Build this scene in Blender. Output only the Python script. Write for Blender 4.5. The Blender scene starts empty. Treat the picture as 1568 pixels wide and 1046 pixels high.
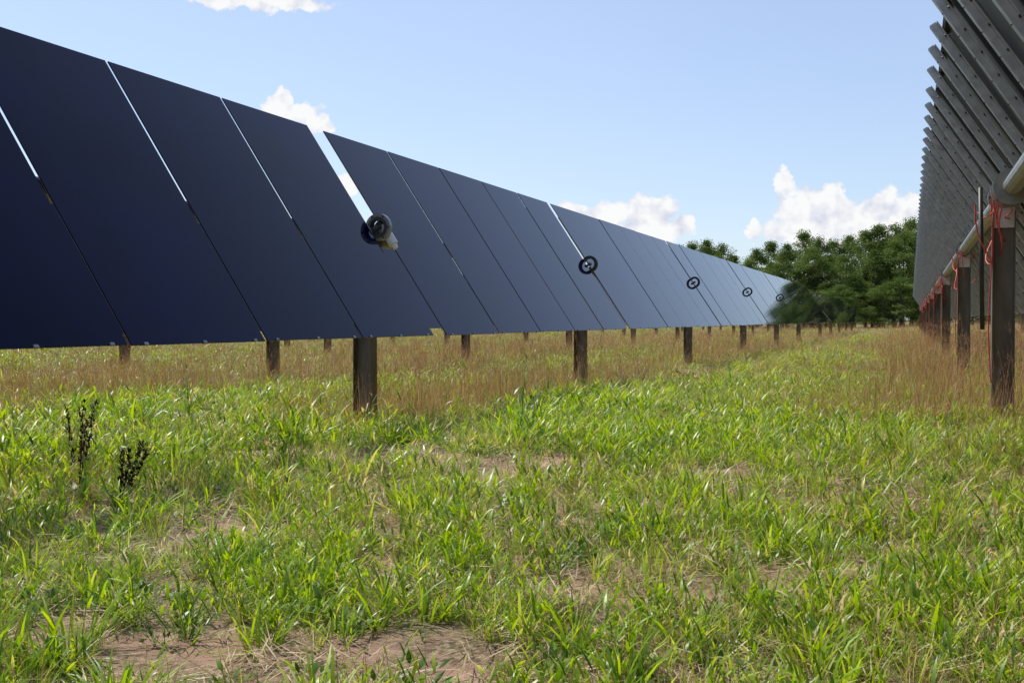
import bpy, math, random
import numpy as np
from mathutils import Vector, Matrix, noise as mn
random.seed(7); rng=np.random.default_rng(7)
S=bpy.context.scene
R=math.radians
CAMZ=0.85; F=1700.0; YAW=19.77
SA,CA=math.sin(R(YAW)),math.cos(R(YAW))
# ------------------------------------------------------------ helpers
def pix(px,py,depth):
    xc=(px-784)/F*depth; zc=(490-py)/F*depth
    return (xc*CA-depth*SA, xc*SA+depth*CA, CAMZ+zc)
def pix_ground(px,py,z=0.0):
    return pix(px,py,(CAMZ-z)*F/(py-490.0))
def link(o,parent=None):
    S.collection.objects.link(o)
    if parent: o.parent=parent
    return o
def empty(name):
    e=bpy.data.objects.new(name,None); e.empty_display_size=.2
    return link(e)
class MB:
    def __init__(s): s.v=[];s.f=[];s.m=[]
    def box(s,c,ax,h,mi=0):
        c=Vector(c);b=len(s.v);A=[Vector(a)*k for a,k in zip(ax,h)]
        for sx,sy,sz in((-1,-1,-1),(1,-1,-1),(1,1,-1),(-1,1,-1),(-1,-1,1),(1,-1,1),(1,1,1),(-1,1,1)):
            s.v.append(c+A[0]*sx+A[1]*sy+A[2]*sz)
        fl=[(0,3,2,1),(4,5,6,7),(0,1,5,4),(1,2,6,5),(2,3,7,6),(3,0,4,7)]
        if A[0].cross(A[1]).dot(A[2])<0: fl=[q[::-1] for q in fl]
        for q in fl: s.f.append(tuple(b+i for i in q)); s.m.append(mi)
    def cyl(s,p,q,r,n=12,mi=0,r2=None,cap=True):
        p=Vector(p);q=Vector(q);d=(q-p).normalized()
        u=d.orthogonal().normalized();w=d.cross(u);b=len(s.v);r2=r if r2 is None else r2
        for k in range(n):
            a=2*math.pi*k/n;s.v.append(p+(u*math.cos(a)+w*math.sin(a))*r)
        for k in range(n):
            a=2*math.pi*k/n;s.v.append(q+(u*math.cos(a)+w*math.sin(a))*r2)
        for k in range(n):
            j=(k+1)%n;s.f.append((b+k,b+j,b+n+j,b+n+k));s.m.append(mi)
        if cap:
            s.f.append(tuple(b+k for k in range(n))[::-1]);s.m.append(mi)
            s.f.append(tuple(b+n+k for k in range(n)));s.m.append(mi)
    def ring(s,c,axis,ro,ri,hw,n=24,mi=0):
        c=Vector(c);d=Vector(axis).normalized();u=d.orthogonal().normalized();w=d.cross(u);b=len(s.v)
        for k in range(n):
            a=2*math.pi*k/n;e=u*math.cos(a)+w*math.sin(a)
            s.v+= [c+e*ro-d*hw,c+e*ro+d*hw,c+e*ri+d*hw,c+e*ri-d*hw]
        for k in range(n):
            j=(k+1)%n
            for t in range(4):
                t2=(t+1)%4
                s.f.append((b+4*k+t,b+4*k+t2,b+4*j+t2,b+4*j+t)[::-1]);s.m.append(mi)
    def tube(s,pts,r,n=6,mi=0):
        for a,b in zip(pts[:-1],pts[1:]): s.cyl(a,b,r,n,mi,cap=False)
    def obj(s,name,mats,parent=None,smooth=False):
        me=bpy.data.meshes.new(name);me.from_pydata([tuple(v) for v in s.v],[],s.f)
        for m in mats: me.materials.append(m)
        me.polygons.foreach_set('material_index',s.m)
        if smooth: me.polygons.foreach_set('use_smooth',[True]*len(s.f))
        me.update()
        return link(bpy.data.objects.new(name,me),parent)
# ------------------------------------------------------------ materials
def newmat(name):
    m=bpy.data.materials.new(name);m.use_nodes=True;nt=m.node_tree
    return m,nt,nt.nodes['Principled BSDF'],nt.nodes['Material Output']
def N(nt,t,**k):
    n=nt.nodes.new(t)
    for a,b in k.items():
        if a.startswith('i_'): n.inputs[a[2:]].default_value=b
        else: setattr(n,a,b)
    return n
def ramp(nt,stops,fac=None):
    n=nt.nodes.new('ShaderNodeValToRGB');cr=n.color_ramp
    while len(cr.elements)<len(stops): cr.elements.new(.5)
    for e,(p,c) in zip(cr.elements,stops):
        e.position=p;e.color=(*c,1) if len(c)==3 else c
    if fac is not None: nt.links.new(fac,n.inputs[0])
    return n
def noisemat(name,c1,c2,scale,rough=.5,metal=0,bump=0,stretch=None,detail=5):
    m,nt,p,o=newmat(name)
    tc=N(nt,'ShaderNodeTexCoord');v=tc.outputs['Object']
    if stretch:
        mp=N(nt,'ShaderNodeMapping');mp.inputs['Scale'].default_value=stretch;nt.links.new(v,mp.inputs[0]);v=mp.outputs[0]
    nz=N(nt,'ShaderNodeTexNoise',i_Scale=scale,i_Detail=detail);nt.links.new(v,nz.inputs['Vector'])
    rp=ramp(nt,[(.3,c1),(.7,c2)],nz.outputs[0]);nt.links.new(rp.outputs[0],p.inputs['Base Color'])
    p.inputs['Roughness'].default_value=rough;p.inputs['Metallic'].default_value=metal
    if bump:
        b=N(nt,'ShaderNodeBump',i_Strength=bump,i_Distance=.01);nt.links.new(nz.outputs[0],b.inputs['Height']);nt.links.new(b.outputs[0],p.inputs['Normal'])
    return m
M_glass,nt,p,o=newmat('panel_glass')
tc=N(nt,'ShaderNodeTexCoord');nz=N(nt,'ShaderNodeTexNoise',i_Scale=.9,i_Detail=6);nt.links.new(tc.outputs['Object'],nz.inputs['Vector'])
rp=ramp(nt,[(.35,(.0006,.0007,.008)),(.7,(.0016,.0025,.034))],nz.outputs[0]);nt.links.new(rp.outputs[0],p.inputs['Base Color'])
rr=ramp(nt,[(.3,(.02,)*3),(.8,(.07,)*3)],nz.outputs[0]);nt.links.new(rr.outputs[0],p.inputs['Roughness'])
p.inputs['IOR'].default_value=1.25
p.inputs['Specular Tint'].default_value=(.08,.14,.7,1)
M_back=noisemat('panel_back',(.10,.105,.11),(.16,.165,.17),3,.4)
M_frame=noisemat('panel_frame',(.02,.02,.022),(.05,.05,.05),8,.5,.2)
M_galv=noisemat('galvanised_rail',(.31,.315,.32),(.48,.485,.49),14,.42,.35,bump=.05)
M_tube=noisemat('galvanised_tube',(.20,.20,.19),(.34,.34,.32),10,.4,.5,bump=.05)
M_post=noisemat('weathered_post',(.08,.065,.05),(.22,.20,.18),7,.6,.35,bump=.2,stretch=(1,1,.3))
M_dark=noisemat('bearing_black',(.02,.02,.022),(.05,.05,.055),20,.5)
M_bolt=noisemat('bolt_dark',(.04,.04,.04),(.08,.08,.08),20,.5,.5)
M_white=noisemat('motor_housing',(.5,.5,.48),(.7,.7,.68),12,.35)
M_red=noisemat('red_cable',(.5,.03,.025),(.68,.10,.08),20,.45)
M_rope=noisemat('black_conduit',(.015,.015,.015),(.03,.03,.03),20,.5)
# ------------------------------------------------------------ terrain
def gh(x,y):
    h=.035*mn.noise(Vector((x*.5,y*.5,0)))+.10*mn.noise(Vector((x*.07,y*.07,3)))
    t=min(max((x+1.5)/3.0,0),1);h+=.10*t*t*(3-2*t)*min(max(y/6,0),1)
    return h
TILT=R(56.6)
def row(name,xm,zm,tilt,posts,gaps,y0,y1,detail=1,drive=None,cables=False,L=2.0,npm=1.195):
    """xm,zm: middle of the module plane; gaps follow posts"""
    e=empty(name)
    c=Vector((-math.cos(tilt),0,math.sin(tilt)));n=Vector((math.sin(tilt),0,math.cos(tilt)));Y=Vector((0,1,0))
    mid=Vector((xm,0,zm));tub=mid-n*.115
    pan=MB();rail=MB();st=MB();br=MB()
    edges=[y0]+[p for p in posts if y0<p<y1]+[y1]
    gw={p:g for p,g in zip(posts,gaps)}
    for a,b in zip(edges[:-1],edges[1:]):
        a2=a+gw.get(a,0)/2;b2=b-gw.get(b,0)/2
        k=max(1,round((b2-a2)/npm));w=(b2-a2)/k
        for i in range(k):
            yc=a2+w*(i+.5);g=random.choice([.006,.012,.015])
            if detail==2: g=.016 if yc<15 and i%3!=2 else .009
            hw=w/2-g
            dz=random.uniform(-.005,.005);dn=random.uniform(-.003,.003)
            ctr=mid+Y*yc+c*dz+n*dn
            # glass lite, rear sheet, set-back under-frame
            pan.box(ctr+n*.004,(Y,c,n),(hw,L/2,.003),0)
            pan.box(ctr-n*.0005,(Y,c,n),(hw-.001,L/2-.001,.0013),2)
            for s in(-1,1):
                pan.box(ctr-n*.014+Y*s*(hw-.14),(Y,c,n),(.012,L/2-.06,.012),1)
                pan.box(ctr-n*.014+c*s*(L/2-.045),(Y,c,n),(hw-.155,.012,.0119),1)
            if detail==2:
                for s in(-.5,0,.5): pan.box(ctr-c*(L/2-.004)+n*.008+Y*s*w*.8,(Y,c,n),(.014,.007,.006),3)
            if detail>=1:
                for s in(-.27,.27):
                    yr=yc+s*w*.96
                    rc=mid+Y*yr
                    if detail==3:
                        rail.box(rc-n*.034+c*.007,(Y,c,n),(.075,L/2+.008,.0025),0)
                        rail.box(rc-n*.056+c*.012,(Y,c,n),(.030,L/2+.013,.019),0)
                        for q in np.linspace(-.92,.92,13):
                            for sg in(-1,1):
                                pc=rc+c*q*L/2+Y*sg*.053-n*.037
                                rail.cyl(pc,pc-n*.008,.008,6,1)
                            pc=rc+c*q*L/2-n*.0755;rail.cyl(pc,pc-n*.004,.006,6,1)
                    else:
                        rail.box(rc-n*.034,(Y,c,n),(.06,L/2-.14,.0025),0)
                        rail.box(rc-n*.050,(Y,c,n),(.030,L/2-.15,.013),0)
    pan.obj('modules',[M_glass,M_frame,M_back,M_tube],e)
    if rail.v: rail.obj('back_rails',[M_galv,M_bolt],e)
    st.cyl(tub+Y*(y0+.05),tub+Y*(y1-.05),.062,16,0)
    for p in posts:
        zt=tub.z
        g=gh(tub.x,p)-.3;top=zt-.10
        cz=(g+top)/2;hz=(top-g)/2
        st.box((tub.x-.072,p,cz),((1,0,0),(0,1,0),(0,0,1)),(.004,.06,hz),1)
        st.box((tub.x+.072,p,cz),((1,0,0),(0,1,0),(0,0,1)),(.004,.06,hz),1)
        st.box((tub.x,p,cz),((1,0,0),(0,1,0),(0,0,1)),(.0678,.0035,hz),1)
        for sg in(-1,1):
            br.box((tub.x,p+sg*.03,zt-.10),((1,0,0),(0,1,0),(0,0,1)),(.07,.004,.12),0 if detail!=3 else 2)
        # bearing ring carried at module-plane height, tube hanging from it
        rc=mid+n*.035+Y*p if detail!=3 else tub+Y*p
        big=drive is not None and p in drive
        mi=3 if (detail==3 or big) else 1
        br.ring(rc,Y,.108,.082,.022,28,mi)
        br.ring(rc,Y,.081,.062 if big else .070,.034,28,1 if big else mi)
        br.cyl(rc-Y*.045,rc+Y*.045,.018,12,0)
        br.box(rc-n*.035,(Y,c,n),(.012,.013,.046),0)
        for k in range(6):
            a=k*math.pi/3;pc=rc-Y*.021+Vector((math.cos(a),0,math.sin(a)))*.095
            br.cyl(pc,pc-Y*.012,.008,6,0)
    st.obj('torque_tube_and_posts',[M_tube,M_post],e,)
    if drive is not None:
        for d in drive:
            b=tub+Y*d
            br.cyl(b-Y*.10,b+Y*.10,.09,20,1 if detail==2 else 3)
            br.ring(b-Y*.11,Y,.12,.05,.014,24,3);br.ring(b+Y*.11,Y,.12,.05,.014,24,3)
            m0=b+n*.16+Y*.06-c*.05
            br.cyl(m0+c*.06,m0-c*.12,.040,16,2);br.cyl(m0+c*.06,m0+c*.10,.046,16,1)
            br.cyl(m0-c*.12,m0-c*.16,.030,12,2,r2=.018)
    br.obj('bearings',[M_dark,M_dark,M_white,M_tube],e,smooth=False)
    if cables:
        cb=MB()
        for p in posts:
            if p>60: continue
            for k in range(7):
                ya=p-random.uniform(-.1,.9);yb=p+random.uniform(-.2,1.0)
                a=tub+Vector((random.uniform(-.2,.0),ya,random.uniform(-.12,.05)))
                b=tub+Vector((random.uniform(-.2,.2),yb,random.uniform(-.25,.0)))
                sag=random.uniform(.05,.38);pts=[]
                for t in np.linspace(0,1,14):
                    w=.035*math.sin(9*t+k)
                    pts.append(a.lerp(b,t)+Vector((w,w*.6,-sag*4*t*(1-t))))
                cb.tube(pts,.0052,5,0)
            for k in range(1):
                x=tub.x-.09-.02*k;pts=[Vector((x+.012*math.sin(t*7),p-.08-.03*k,tub.z-.05-t*(tub.z-.45))) for t in np.linspace(0,1,8)]
                cb.tube(pts,.005,5,0)
        q=posts[1] if len(posts)>1 else posts[0]
        cb.cyl((tub.x-.17,q-.25,tub.z+.05),(tub.x-.15,q-.25,tub.z-.95),.016,10,1)
        cb.obj('electrical_cables',[M_red,M_rope],e,smooth=True)
    return e
zL=CAMZ+.715
row('solar_panel_row',-4.01,zL,TILT,[.7,7.95,14.1,21.6,29.2,36.8,44.3],[.12,.24,.13,.13,.13,.13,.13],-5.0,52.2,detail=2,drive=[7.95])
row('solar_panel_row',-4.01,zL-.1,R(50),[55,62.5,70,77.5,85],[.12]*5,53.4,88,detail=1)
zR=CAMZ+.945
pr=[1.3,8.75,15.1,22.6,30.1,37.6,45.1,52.6,60,67.5,75,82.5]
row('solar_panel_row',.72,zR,TILT,pr,[.13]*len(pr),-4,88,detail=3,cables=True,drive=[8.15])
for k in range(1,8):
    o={1:-.85,2:1.7}.get(k,random.uniform(-2.5,2.5))
    ps=[o+7.5*j for j in range(0,12)]
    row('solar_panel_row',-4.01-4.71*k,zL-.035*k,TILT,ps,[.13]*12,-6,88,detail=1 if k<2 else 0)
for k in range(1,3):
    ps=[2+7.5*j for j in range(0,11)]
    row('solar_panel_row',.72+4.71*k,zR,TILT,ps,[.13]*11,-4,84,detail=0)
# ------------------------------------------------------------ ground
def axis(lo,hi,fine,far):
    a=list(np.arange(lo,hi,fine));s=fine;x=hi
    while x<far: a.append(x);s*=1.18;x+=s
    a.append(far);s=fine;x=lo;b=[]
    while x>-far: s*=1.18;x-=s;b.append(max(x,-far))
    return b[::-1]+a
xs=axis(-8,4,.10,1500);ys=axis(0,14,.10,1500)
V=[(x,y,gh(x,y)+(.018*mn.noise(Vector((x*6,y*6,1))) if abs(x)<12 and abs(y)<20 else 0)) for y in ys for x in xs]
nx=len(xs);Fc=[(j*nx+i,j*nx+i+1,(j+1)*nx+i+1,(j+1)*nx+i) for j in range(len(ys)-1) for i in range(nx-1)]
me=bpy.data.meshes.new('ground');me.from_pydata(V,[],Fc);me.polygons.foreach_set('use_smooth',[True]*len(Fc))
m,nt,p,o=newmat('soil');me.materials.append(m)
g=N(nt,'ShaderNodeNewGeometry').outputs['Position']
def nzz(sc,d=6,rough=.6):
    n=N(nt,'ShaderNodeTexNoise',i_Scale=sc,i_Detail=d,i_Roughness=rough);nt.links.new(g,n.inputs['Vector']);return n.outputs[0]
r1=ramp(nt,[(.25,(.28,.15,.10)),(.5,(.50,.31,.21)),(.75,(.66,.46,.34))],nzz(9))
r2=ramp(nt,[(.35,(.07,.05,.025)),(.5,(.22,.16,.08)),(.62,(.48,.38,.23))],nzz(60))
mx=N(nt,'ShaderNodeMix',data_type='RGBA');rf=ramp(nt,[(.42,(0,)*3),(.58,(1,)*3)],nzz(2.3))
nt.links.new(rf.outputs[0],mx.inputs[0]);nt.links.new(r1.outputs[0],mx.inputs[6]);nt.links.new(r2.outputs[0],mx.inputs[7])
r3=ramp(nt,[(.3,(.12,.18,.035)),(.5,(.22,.20,.07)),(.7,(.34,.22,.12))],nzz(.6,8,.7))
ln=N(nt,'ShaderNodeVectorMath',operation='LENGTH');nt.links.new(g,ln.inputs[0])
mr=N(nt,'ShaderNodeMapRange');mr.inputs[1].default_value=8;mr.inputs[2].default_value=20;nt.links.new(ln.outputs['Value'],mr.inputs[0])
mx2=N(nt,'ShaderNodeMix',data_type='RGBA');nt.links.new(mr.outputs[0],mx2.inputs[0]);nt.links.new(mx.outputs[2],mx2.inputs[6]);nt.links.new(r3.outputs[0],mx2.inputs[7])
nt.links.new(mx2.outputs[2],p.inputs['Base Color']);p.inputs['Roughness'].default_value=.95
b=N(nt,'ShaderNodeBump',i_Strength=1.0,i_Distance=.03);nt.links.new(nzz(45,8,.7),b.inputs['Height']);nt.links.new(b.outputs[0],p.inputs['Normal'])
link(bpy.data.objects.new('ground',me))
# ------------------------------------------------------------ grass material + templates
def leafmat(name,stops,trans=.35,rough=.4,spec=.3):
    m,nt,p,o=newmat(name)
    ar=N(nt,'ShaderNodeAttribute',attribute_name='rnd');at=N(nt,'ShaderNodeAttribute',attribute_name='t')
    oi=N(nt,'ShaderNodeAttribute',attribute_name='ir')
    geo=N(nt,'ShaderNodeNewGeometry')
    nz=N(nt,'ShaderNodeTexNoise',i_Scale=.55,i_Detail=2);nt.links.new(geo.outputs['Position'],nz.inputs['Vector'])
    a=N(nt,'ShaderNodeMath',operation='MULTIPLY_ADD');nt.links.new(oi.outputs['Fac'],a.inputs[0]);a.inputs[1].default_value=.35;a.inputs[2].default_value=-.42
    b_=N(nt,'ShaderNodeMath',operation='MULTIPLY_ADD');nt.links.new(nz.outputs[0],b_.inputs[0]);b_.inputs[1].default_value=.5;nt.links.new(a.outputs[0],b_.inputs[2])
    c_=N(nt,'ShaderNodeMath',operation='MULTIPLY_ADD',use_clamp=True);nt.links.new(ar.outputs['Fac'],c_.inputs[0]);c_.inputs[1].default_value=1.0;nt.links.new(b_.outputs[0],c_.inputs[2])
    rp=ramp(nt,stops,c_.outputs[0])
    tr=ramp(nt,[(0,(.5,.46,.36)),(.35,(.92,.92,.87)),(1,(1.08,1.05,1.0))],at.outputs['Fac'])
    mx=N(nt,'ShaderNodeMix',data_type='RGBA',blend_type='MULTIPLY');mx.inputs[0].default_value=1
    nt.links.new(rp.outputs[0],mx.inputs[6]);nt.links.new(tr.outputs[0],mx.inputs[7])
    nt.links.new(mx.outputs[2],p.inputs['Base Color']);p.inputs['Roughness'].default_value=rough
    p.inputs['Specular IOR Level'].default_value=spec
    tl=N(nt,'ShaderNodeBsdfTranslucent');hs=N(nt,'ShaderNodeHueSaturation',i_Hue=.488,i_Saturation=1.1,i_Value=1.5)
    nt.links.new(mx.outputs[2],hs.inputs['Color']);nt.links.new(hs.outputs[0],tl.inputs[0])
    ms=N(nt,'ShaderNodeMixShader');ms.inputs[0].default_value=trans
    nt.links.new(p.outputs[0],ms.inputs[1]);nt.links.new(tl.outputs[0],ms.inputs[2]);nt.links.new(ms.outputs[0],o.inputs['Surface'])
    return m
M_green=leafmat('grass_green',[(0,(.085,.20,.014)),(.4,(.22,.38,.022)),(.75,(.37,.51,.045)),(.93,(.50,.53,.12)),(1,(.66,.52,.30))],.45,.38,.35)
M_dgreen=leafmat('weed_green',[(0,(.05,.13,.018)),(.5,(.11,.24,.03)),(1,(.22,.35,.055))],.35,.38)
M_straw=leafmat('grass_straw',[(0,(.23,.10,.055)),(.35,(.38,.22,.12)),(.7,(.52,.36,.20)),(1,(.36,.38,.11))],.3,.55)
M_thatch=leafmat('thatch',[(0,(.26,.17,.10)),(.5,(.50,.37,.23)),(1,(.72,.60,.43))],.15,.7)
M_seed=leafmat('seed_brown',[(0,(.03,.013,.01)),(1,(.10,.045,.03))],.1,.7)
class LB:
    def __init__(s): s.v=[];s.f=[];s.t=[];s.r=[];s.m=[]
    def blade(s,base,az,length,w,lean,curl,segs=4,mi=0,rnd=None,twist=None,w0=.6,kink=0):
        b=len(s.v);rnd=random.random() if rnd is None else rnd
        d=Vector((math.cos(az),math.sin(az),0));side=Vector((-math.sin(az),math.cos(az),0))
        tw=random.uniform(-.7,.7) if twist is None else twist
        p=Vector(base);el=math.pi/2-lean
        for i in range(segs+1):
            t=i/segs
            ww=w*(w0+(1-w0)*min(1,t*3))*(1-t**2.2)**.8+.0002
            up=Vector((0,0,1))*math.cos(el)-d*math.sin(el)
            sd=(side*math.cos(tw*t)+up*math.sin(tw*t))
            s.v.append(p-sd*ww/2);s.v.append(p+sd*ww/2);s.t+= [t,t];s.r+=[rnd,rnd]
            dirv=d*math.cos(el)+Vector((0,0,1))*math.sin(el)
            p=p+dirv*(length/segs);el-=curl/segs*(.5+t)+kink*(1 if i==1 else 0)
        for i in range(segs):
            s.f.append((b+2*i,b+2*i+1,b+2*i+3,b+2*i+2));s.m.append(mi)
        return p
    def mesh(s,name,mats):
        me=bpy.data.meshes.new(name);me.from_pydata([tuple(v) for v in s.v],[],s.f)
        for m in mats: me.materials.append(m)
        me.polygons.foreach_set('material_index',s.m)
        for nm,dat in(('t',s.t),('rnd',s.r)):
            a=me.attributes.new(nm,'FLOAT','POINT');a.data.foreach_set('value',dat)
        me.polygons.foreach_set('use_smooth',[True]*len(s.f));me.update();return me
U=random.uniform
MATS=[M_green,M_dgreen,M_straw,M_thatch,M_seed]
tmpl=[]
def add(lb): tmpl.append(lb.mesh('tuft_%02d'%len(tmpl),MATS))
# 0-4 broad bright crabgrass
for k in range(5):
    l=LB()
    for i in range(15):
        a=U(0,6.28);r=U(0,.05);bs=(math.cos(a)*r,math.sin(a)*r,-.01)
        l.blade(bs,a+U(-.8,.8),U(.06,.18),U(.005,.011),U(.2,1.2),U(.2,1.5),3,0)
    for i in range(5):   # stems with side leaves
        az=U(0,6.28);ln=U(.12,.24);le=U(.2,1.15)
        l.blade((0,0,0),az,ln,.003,le,.2,2,0,w0=1)
        for q in np.linspace(.3,.95,4):
            h=Vector((math.cos(az)*math.sin(le)*ln*q,math.sin(az)*math.sin(le)*ln*q,math.cos(le)*ln*q))
            l.blade(h,U(0,6.28),U(.04,.10),U(.006,.012),U(.4,1.1),U(.3,1.2),3,0)
    add(l)
# 5-7 fine green grass
for k in range(3):
    l=LB()
    for i in range(22):
        a=U(0,6.28);r=U(0,.06)
        l.blade((math.cos(a)*r,math.sin(a)*r,-.01),a+U(-1,1),U(.08,.24),U(.002,.0045),U(.02,1.0),U(.1,1.3),3,0)
    for i in range(9): l.blade((U(-.05,.05),U(-.05,.05),0),U(0,6.28),U(.1,.26),.0025,U(.1,1.2),U(.1,1.0),3,random.choice([2,3]))
    add(l)
# 8-9 low dark broadleaf weeds
for k in range(2):
    l=LB()
    for i in range(26):
        a=U(0,6.28);h=U(.01,.09);r=U(.0,.09)
        l.blade((math.cos(a)*r,math.sin(a)*r,h),a+U(-.6,.6),U(.025,.06),U(.010,.022),U(.5,1.3),U(.0,.9),3,1,w0=.2)
    for i in range(7): l.blade((0,0,-.01),U(0,6.28),U(.08,.16),.003,U(.1,.9),.3,2,1,w0=1)
    add(l)
# 10-13 tall dry reddish grass with seed heads
for k in range(4):
    l=LB()
    for i in range(13):
        az=U(0,6.28);ln=U(.24,.62);rn=random.random()
        bs=Vector((U(-.09,.09),U(-.09,.09),-.01))
        e=l.blade(bs,az,ln,.0025,U(.02,.5),U(.0,.6),3,2,rnd=rn,w0=1)
        for q in range(5):
            l.blade(e-Vector((0,0,.015*q)),U(0,6.28),U(.014,.036),.0038,U(.1,.8),.4,1,2,rnd=U(0,.45))
    for i in range(9):
        l.blade((U(-.1,.1),U(-.1,.1),-.01),U(0,6.28),U(.10,.34),U(.002,.004),U(.05,1.1),U(.1,1.6),3,2)
    for i in range(8):
        l.blade((U(-.1,.1),U(-.1,.1),-.01),U(0,6.28),U(.12,.30),U(.003,.007),U(.05,.7),U(.1,1.2),3,0)
    add(l)
# 14-15 flattened thatch
for k in range(2):
    l=LB()
    for i in range(24):
        l.blade((U(-.12,.12),U(-.12,.12),U(.004,.04)),U(0,6.28),U(.06,.22),U(.002,.006),U(1.2,1.65),U(-.1,.35),2,3,w0=1)
    add(l)
# 16-17 medium broad lush clump
for k in range(2):
    l=LB()
    for i in range(30):
        a=U(0,6.28);r=U(0,.09)
        l.blade((math.cos(a)*r,math.sin(a)*r,-.01),a+U(-.7,.7),U(.12,.27),U(.008,.015),U(.1,1.0),U(.4,1.7),4,0,rnd=U(0,.75))
    add(l)
tcol=bpy.data.collections.new('grass_tufts')
for me_ in tmpl: tcol.objects.link(bpy.data.objects.new(me_.name,me_))
# ------------------------------------------------------------ grass distribution
bare=[(pix_ground(*q[:2]),q[2],q[3]) for q in [(440,1050,.50,.11),(620,1025,.28,.13),(250,1025,.22,.09),(390,705,.38,.30),(590,712,.50,.28),(820,722,.42,.22),(700,735,.25,.18),(560,830,.12,.09),(1050,940,.14,.09),(860,930,.14,.1),(70,985,.15,.08),(960,800,.16,.1),(1100,740,.25,.18),(260,900,.12,.08)]]
def barefac(x,y):
    f=0
    for (c,rx,ry) in bare:
        dx,dy=x-c[0],y-c[1]
        u=dx*CA+dy*SA;v=-dx*SA+dy*CA
        q=(u/rx)**2+(v/ry/1.6)**2+ .8*mn.noise(Vector((x*5,y*5,9)))
        f=max(f,1-q)
    return f
P=[];ROT=[];SC=[];IDX=[]
def sample(d0,d1,dens,az,smul,sw):
    n=int(dens*(az*2/360)*math.pi*(d1*d1-d0*d0))
    for _ in range(n):
        d=math.sqrt(U(d0*d0,d1*d1));a=R(U(-az,az)-YAW)
        x,y=math.sin(a)*d,math.cos(a)*d
        bf=barefac(x,y) if d<14 else 0
        n1=mn.noise(Vector((x*.9,y*.9,0)));n2=mn.noise(Vector((x*.35+7,y*.35,5)));n3=mn.noise(Vector((x*2.2,y*2.2,2)))
        under=math.exp(-((x+4.1)/1.0)**2)*min(max((y-6.3)/2.5,0),1)
        right=min(max((x+1.8)/2.0,0),1)*min(max((y-4.0)/4,0),1)
        far=min(max((d-9)/20,0),1)
        behind=math.exp(-((x+8.5)/3.2)**2)*min(max((-x-5.8)/2,0),1)
        dry=min(.88,.07+.78*under+.50*right+.30*far+.65*behind+.65*n2+.55*n1)
        if d<5: dry*=.7
        r=random.random()
        if bf>0 and random.random()<min(1,bf*4+.35):
            if random.random()<.35: k=random.choice([14,15]);sc=U(.5,1)
            elif random.random()<.12: k=random.choice([5,8,9,0]);sc=U(.3,.6)
            else: continue
        elif n3<-.3 and random.random()<.7:
            k=random.choice([14,15,8,9,5]);sc=U(.5,.9)
        elif r<.16: k=random.choice([14,15]);sc=U(.7,1.2)
        elif random.random()<dry:
            k=random.choice([10,11,12,13]);sc=U(.45,1.0)*(.5+.5*min(1,max(under,right*.85,far*.7,behind)*1.3))
        else:
            q=random.random()
            if q<.52+.4*n1: k=random.randrange(0,5)
            elif q<.76: k=random.choice([5,6,7])
            elif q<.84: k=random.choice([8,9])
            else: k=random.choice([16,17])
            sc=U(.5,1.1)*(1+.35*n1)
            if x<-2.2 and 5<d<12: sc*=1.25
        P.append((x,y,gh(x,y)));ROT.append((U(-.15,.15),U(-.15,.15),U(0,6.28)));SC.append((sc*smul*sw,sc*smul*sw,sc*smul));IDX.append(k)
sample(.8,4.2,225,38,.78,1.0)
sample(4.2,8,140,33,.90,1.05)
sample(8,15,64,29,1.0,1.25)
sample(15,32,17,28,1.0,2.0)
sample(32,60,4,28,.95,3.2)
sample(60,130,.8,28,1.0,6)
me=bpy.data.meshes.new('grass');me.from_pydata(P,[],[])
a=me.attributes.new('rot','FLOAT_VECTOR','POINT');a.data.foreach_set('vector',np.array(ROT,dtype=np.float32).ravel())
a=me.attributes.new('scl','FLOAT_VECTOR','POINT');a.data.foreach_set('vector',np.array(SC,dtype=np.float32).ravel())
a=me.attributes.new('idx','INT','POINT');a.data.foreach_set('value',np.array(IDX,dtype=np.int32))
a=me.attributes.new('ir','FLOAT','POINT');a.data.foreach_set('value',rng.random(len(P)).astype(np.float32))
go=link(bpy.data.objects.new('grass',me))
ng=bpy.data.node_groups.new('scatter','GeometryNodeTree')
ng.interface.new_socket('Geometry',in_out='INPUT',socket_type='NodeSocketGeometry');ng.interface.new_socket('Geometry',in_out='OUTPUT',socket_type='NodeSocketGeometry')
gi=ng.nodes.new('NodeGroupInput');gout=ng.nodes.new('NodeGroupOutput');ip=ng.nodes.new('GeometryNodeInstanceOnPoints')
ci=ng.nodes.new('GeometryNodeCollectionInfo');ci.inputs['Collection'].default_value=tcol;ci.inputs['Separate Children'].default_value=True;ci.inputs['Reset Children'].default_value=True
def na(nm,t):
    n=ng.nodes.new('GeometryNodeInputNamedAttribute');n.data_type=t;n.inputs['Name'].default_value=nm;return n.outputs['Attribute']
L=ng.links.new
L(gi.outputs[0],ip.inputs['Points']);L(ci.outputs[0],ip.inputs['Instance']);ip.inputs['Pick Instance'].default_value=True
L(na('idx','INT'),ip.inputs['Instance Index']);L(na('rot','FLOAT_VECTOR'),ip.inputs['Rotation']);L(na('scl','FLOAT_VECTOR'),ip.inputs['Scale'])
rz=ng.nodes.new('GeometryNodeRealizeInstances');L(ip.outputs[0],rz.inputs[0]);L(rz.outputs[0],gout.inputs[0])
md=go.modifiers.new('scatter','NODES');md.node_group=ng
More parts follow.
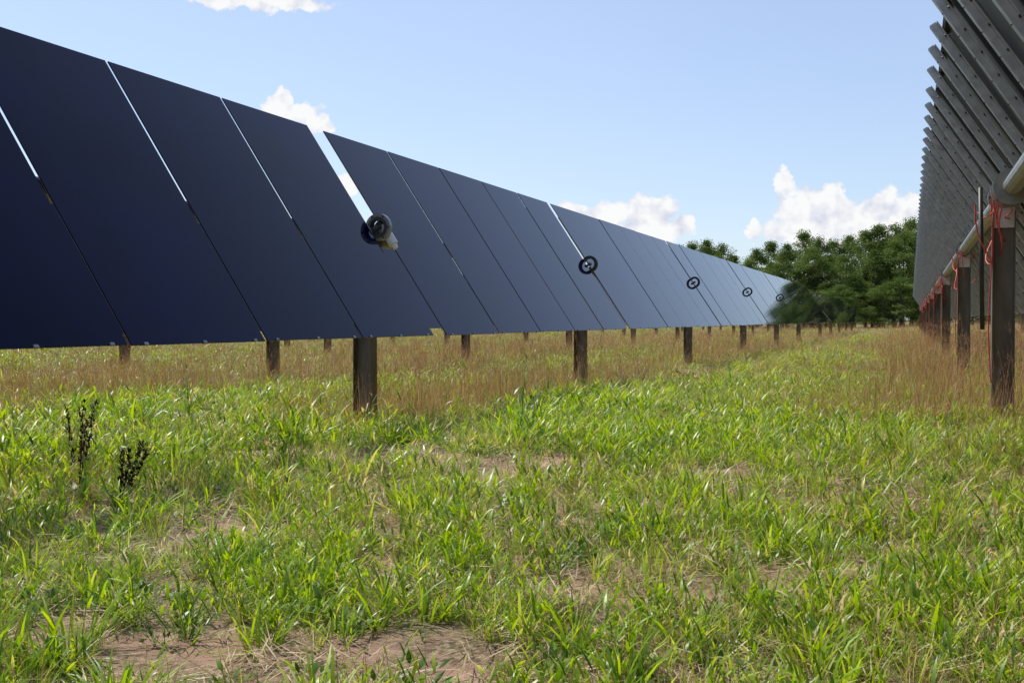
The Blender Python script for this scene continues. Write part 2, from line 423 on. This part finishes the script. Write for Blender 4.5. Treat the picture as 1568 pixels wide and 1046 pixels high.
# ------------------------------------------------------------ single weeds
def weed(name,px,py,h,kind):
    x,y,_=pix_ground(px,py);l=LB()
    for st in range(1 if kind=='tall' else 4):
        az=U(0,6.28);le=U(0,.12) if kind=='tall' else U(.1,.5);ln=h*U(.8,1)
        l.blade((0,0,-.02),az,ln,.007,le,0,5,4 if kind=='dock' else 1,w0=1)
        for q in np.linspace(.15,1,34 if kind=='tall' else 24):
            c=Vector((math.cos(az)*math.sin(le),math.sin(az)*math.sin(le),math.cos(le)))*ln*q
            if kind=='tall': l.blade(c,U(0,6.28),U(.05,.11)*(1.2-q*.7),.010,U(.4,1.2),.7,3,1)
            elif q>.4:
                for _ in range(6): l.blade(c+Vector((U(-.01,.01),U(-.01,.01),U(-.01,.01))),U(0,6.28),U(.012,.030),.010,U(.2,1.4),.3,2,4)
    for i in range(8): l.blade((0,0,0),U(0,6.28),U(.1,.22),.03,U(.4,1.1),.9,5,1,w0=.3)
    o=link(bpy.data.objects.new(name,l.mesh(name,MATS)));o.location=(x,y,gh(x,y))
weed('dock_weed',118,775,.48,'dock');weed('dock_weed',180,790,.32,'dock')
weed('horseweed_plant',795,690,.6,'tall');weed('horseweed_plant',1120,600,.45,'tall');weed('horseweed_plant',1365,545,.7,'tall')
weed('horseweed_plant',290,660,.55,'tall');weed('horseweed_plant',1445,560,.6,'tall')
# ------------------------------------------------------------ trees
M_leaf=leafmat('tree_leaves',[(0,(.04,.08,.016)),(.5,(.095,.15,.036)),(1,(.20,.26,.08))],.35,.6,spec=.1)
M_bark=noisemat('bark',(.05,.04,.03),(.12,.10,.08),6,.9)
def treemesh(seed,h,rad,base=.2):
    random.seed(seed);r=np.random.default_rng(seed)
    tb=MB()
    tb.cyl((0,0,-.3),(U(-.2,.2),U(-.2,.2),h*.55),.20,8,0,r2=.09,cap=False)
    cl=[]
    for i in range(105):
        z=base+(1-base)*random.random()**.8
        prof=math.sin(min(1,(z-base)/(1-base)*.93+.12)*math.pi)**.55
        a=U(0,6.28);rr=rad*prof*random.random()**.4*U(.75,1.1)
        c=Vector((math.cos(a)*rr,math.sin(a)*rr,z*h));cl.append((c,U(.3,.75)*h/10))
        if i%7==0: tb.cyl((0,0,h*U(.15,.45)),c,.06,5,0,r2=.02,cap=False)
    V=[];Fs=[];T=[];Rn=[]
    for c,cr in cl:
        n=130;d=r.normal(size=(n,3));d/=np.linalg.norm(d,axis=1)[:,None];d*=(r.random(n)**.6)[:,None]*cr*1.3;d[:,2]*=.75
        pc=np.array(c)+d;shade=random.random()*.6
        u=r.normal(size=(n,3));u/=np.linalg.norm(u,axis=1)[:,None];w=np.cross(u,r.normal(size=(n,3)));w/=np.linalg.norm(w,axis=1)[:,None]
        s=r.uniform(.04,.085,n)[:,None]*h/10;b=len(V)
        for i in range(n):
            V.extend([pc[i]-u[i]*s[i],pc[i]+w[i]*s[i]*.7,pc[i]+u[i]*s[i],pc[i]-w[i]*s[i]*.7]);k=b+4*i
            Fs.append((k,k+1,k+2,k+3))
        T+= [.8]*(4*n);Rn+=list(np.repeat(shade+r.random(n)*.4,4))
    off=len(V);V+= [tuple(v) for v in tb.v];Fs+=[tuple(off+i for i in f) for f in tb.f];T+=[1]*len(tb.v);Rn+=[.5]*len(tb.v)
    me=bpy.data.meshes.new('tree_crown');me.from_pydata([tuple(v) for v in V],[],Fs);me.materials.append(M_leaf);me.materials.append(M_bark)
    mi=[0]*(len(Fs)-len(tb.f))+[1]*len(tb.f);me.polygons.foreach_set('material_index',mi)
    for nm,dat in(('t',T),('rnd',Rn),('ir',[.5]*len(T))):
        a=me.attributes.new(nm,'FLOAT','POINT');a.data.foreach_set('value',dat)
    me.update();return me
tms=[treemesh(s,10,rd,bs) for s,rd,bs in((1,3.0,.12),(2,2.5,.15),(3,3.5,.08),(4,2.2,.2),(5,3.0,.1))]
dt=empty('distant_trees');random.seed(11)
def put(px,py,dep,wid=1.0):
    x,y,z=pix(px,py,dep);h=max(z,2)
    o=bpy.data.objects.new('tree',random.choice(tms));link(o,dt);o.location=(x,y,-.2)
    s=h/10;o.scale=(s*wid,s*wid,s*1.03);o.rotation_euler=(0,0,U(0,6.28))
tops=[(980,392),(1010,388),(1040,380),(1060,376),(1082,373),(1105,378),(1122,396),(1140,408),(1158,385),(1180,374),(1205,378),(1230,360),(1252,368),(1275,372),(1300,366),(1325,358),(1345,350),(1370,348),(1395,342),(1420,345),(1450,400),(1480,430),(1520,440),(1570,445)]
for px,py in tops:
    dd=150 if px<1135 or px>1440 else 112
    put(px,py,dd+U(-4,6),1.15)
    put(px+U(-14,14),py+U(10,30),dd-U(2,8),1.25)
for i in range(30):
    px=960+i*22
    dd=140 if px<1135 or px>1440 else 104
    put(px+U(-6,6),U(425,450) if px<1430 else U(445,455),dd+U(-4,4),2.2)
random.seed(3)
# ------------------------------------------------------------ world
W=bpy.data.worlds.new('World');S.world=W;W.use_nodes=True;nt=W.node_tree;nt.nodes.clear()
sd=Vector((-.52,.25,.80)).normalized();el=math.asin(sd.z);azr=math.atan2(sd.x,sd.y)
sky=N(nt,'ShaderNodeTexSky',sky_type='NISHITA',sun_disc=False,sun_elevation=el,sun_rotation=azr,air_density=1.0,dust_density=.7,ozone_density=2.2,altitude=100)
tc=N(nt,'ShaderNodeTexCoord');sp=N(nt,'ShaderNodeSeparateXYZ');nt.links.new(tc.outputs['Generated'],sp.inputs[0])
def M(op,a,b=None,c=None,clamp=False):
    n=N(nt,'ShaderNodeMath',operation=op,use_clamp=clamp)
    for i,v in enumerate((a,b,c)):
        if v is None: continue
        if isinstance(v,(int,float)): n.inputs[i].default_value=v
        else: nt.links.new(v,n.inputs[i])
    return n.outputs[0]
az=M('ARCTAN2',sp.outputs[0],sp.outputs[1]);ev=M('ARCSINE',sp.outputs[2])
cv=N(nt,'ShaderNodeCombineXYZ');nt.links.new(az,cv.inputs[0]);nt.links.new(ev,cv.inputs[1])
def wn(sc,d,r=.55):
    n=N(nt,'ShaderNodeTexNoise',i_Scale=sc,i_Detail=d,i_Roughness=r);nt.links.new(cv.outputs[0],n.inputs['Vector']);return n
nd=wn(38,4);sn=N(nt,'ShaderNodeSeparateXYZ');nt.links.new(nd.outputs['Color'],sn.inputs[0])
az2=M('MULTIPLY_ADD',M('SUBTRACT',sn.outputs[0],.5),.045,az);ev2=M('MULTIPLY_ADD',M('SUBTRACT',sn.outputs[1],.5),.04,ev)
blobs=[(400,2,100,15),(330,-8,60,14),
(430,162,20,20),(462,180,26,16),(488,197,20,11),(530,285,18,16),
(880,322,30,14),(935,328,40,14),(990,324,34,20),(1012,310,16,12),(1045,345,16,16),(1000,352,55,16),
(1153,345,16,14),(1197,283,13,14),(1222,312,24,22),(1262,303,30,22),(1300,332,50,26),(1352,310,24,20),(1392,328,26,18),(1240,350,65,25),(1340,352,80,24),(1440,340,60,26),(1560,350,90,30)]
fld=None
def addblob(a0,e0,rx,ry):
    global fld
    dx=M('MULTIPLY',M('SUBTRACT',az2,a0),1/rx);dy=M('MULTIPLY',M('SUBTRACT',ev2,e0),1/ry)
    q=M('SUBTRACT',1,M('MULTIPLY_ADD',dx,dx,M('MULTIPLY',dy,dy)))
    fld=q if fld is None else M('MAXIMUM',fld,q)
for (cx,cy,rx,ry) in blobs:
    u=cx-784;v=490-cy
    a0=math.atan(u/F)-R(YAW);e0=math.atan(v/math.hypot(F,u));addblob(a0,e0,rx*1.15/F*math.cos(math.atan(u/F)),ry*1.25/F)
for (a0,e0,rx,ry) in [(.9,.2,.2,.06),(-1.1,.2,.2,.05),(2,.3,.3,.08),(-2.4,.2,.3,.07)]: addblob(a0,e0,rx,ry)
n2=wn(95,5,.6)
f2=M('MULTIPLY_ADD',M('SUBTRACT',n2.outputs[0],.5),1.1,fld)
mr=N(nt,'ShaderNodeMapRange',interpolation_type='SMOOTHSTEP');mr.inputs[1].default_value=-.05;mr.inputs[2].default_value=.5;nt.links.new(f2,mr.inputs[0])
mask=M('MULTIPLY',mr.outputs[0],.97)
n3=wn(48,3,.5)
sh=M('MULTIPLY_ADD',M('SUBTRACT',n3.outputs[0],.5),2.2,M('MULTIPLY_ADD',f2,.1,.45),clamp=True)
cr=ramp(nt,[(.1,(4.6,4.8,5.6)),(.6,(6.7,6.7,6.7))],sh)
hz=N(nt,'ShaderNodeMix',data_type='RGBA');n4=wn(3,3,.5)
nt.links.new(M('MULTIPLY_ADD',n4.outputs[0],.3,.19),hz.inputs[0]);nt.links.new(sky.outputs[0],hz.inputs[6]);hz.inputs[7].default_value=(4.6,5.3,7.4,1)
mx=N(nt,'ShaderNodeMix',data_type='RGBA');nt.links.new(mask,mx.inputs[0]);nt.links.new(hz.outputs[2],mx.inputs[6]);nt.links.new(cr.outputs[0],mx.inputs[7])
bg=N(nt,'ShaderNodeBackground');bg.inputs[1].default_value=.145;nt.links.new(mx.outputs[2],bg.inputs[0])
wo=N(nt,'ShaderNodeOutputWorld');nt.links.new(bg.outputs[0],wo.inputs[0])
# ------------------------------------------------------------ sun, camera
sl=bpy.data.lights.new('sun','SUN');sl.energy=5;sl.angle=R(.5);sl.color=(1,.95,.87)
so=link(bpy.data.objects.new('sun',sl));so.rotation_euler=sd.to_track_quat('Z','Y').to_euler();so.location=(0,0,20)
cam=bpy.data.cameras.new('camera');co=link(bpy.data.objects.new('camera',cam));S.camera=co
cam.sensor_width=36;cam.lens=F/1568*36;cam.clip_start=.05;cam.clip_end=5000
co.location=(0,0,CAMZ);co.rotation_euler=(R(90)-math.atan(33/F),0,R(YAW))
S.view_settings.view_transform='Standard';S.view_settings.look='None';S.view_settings.exposure=0
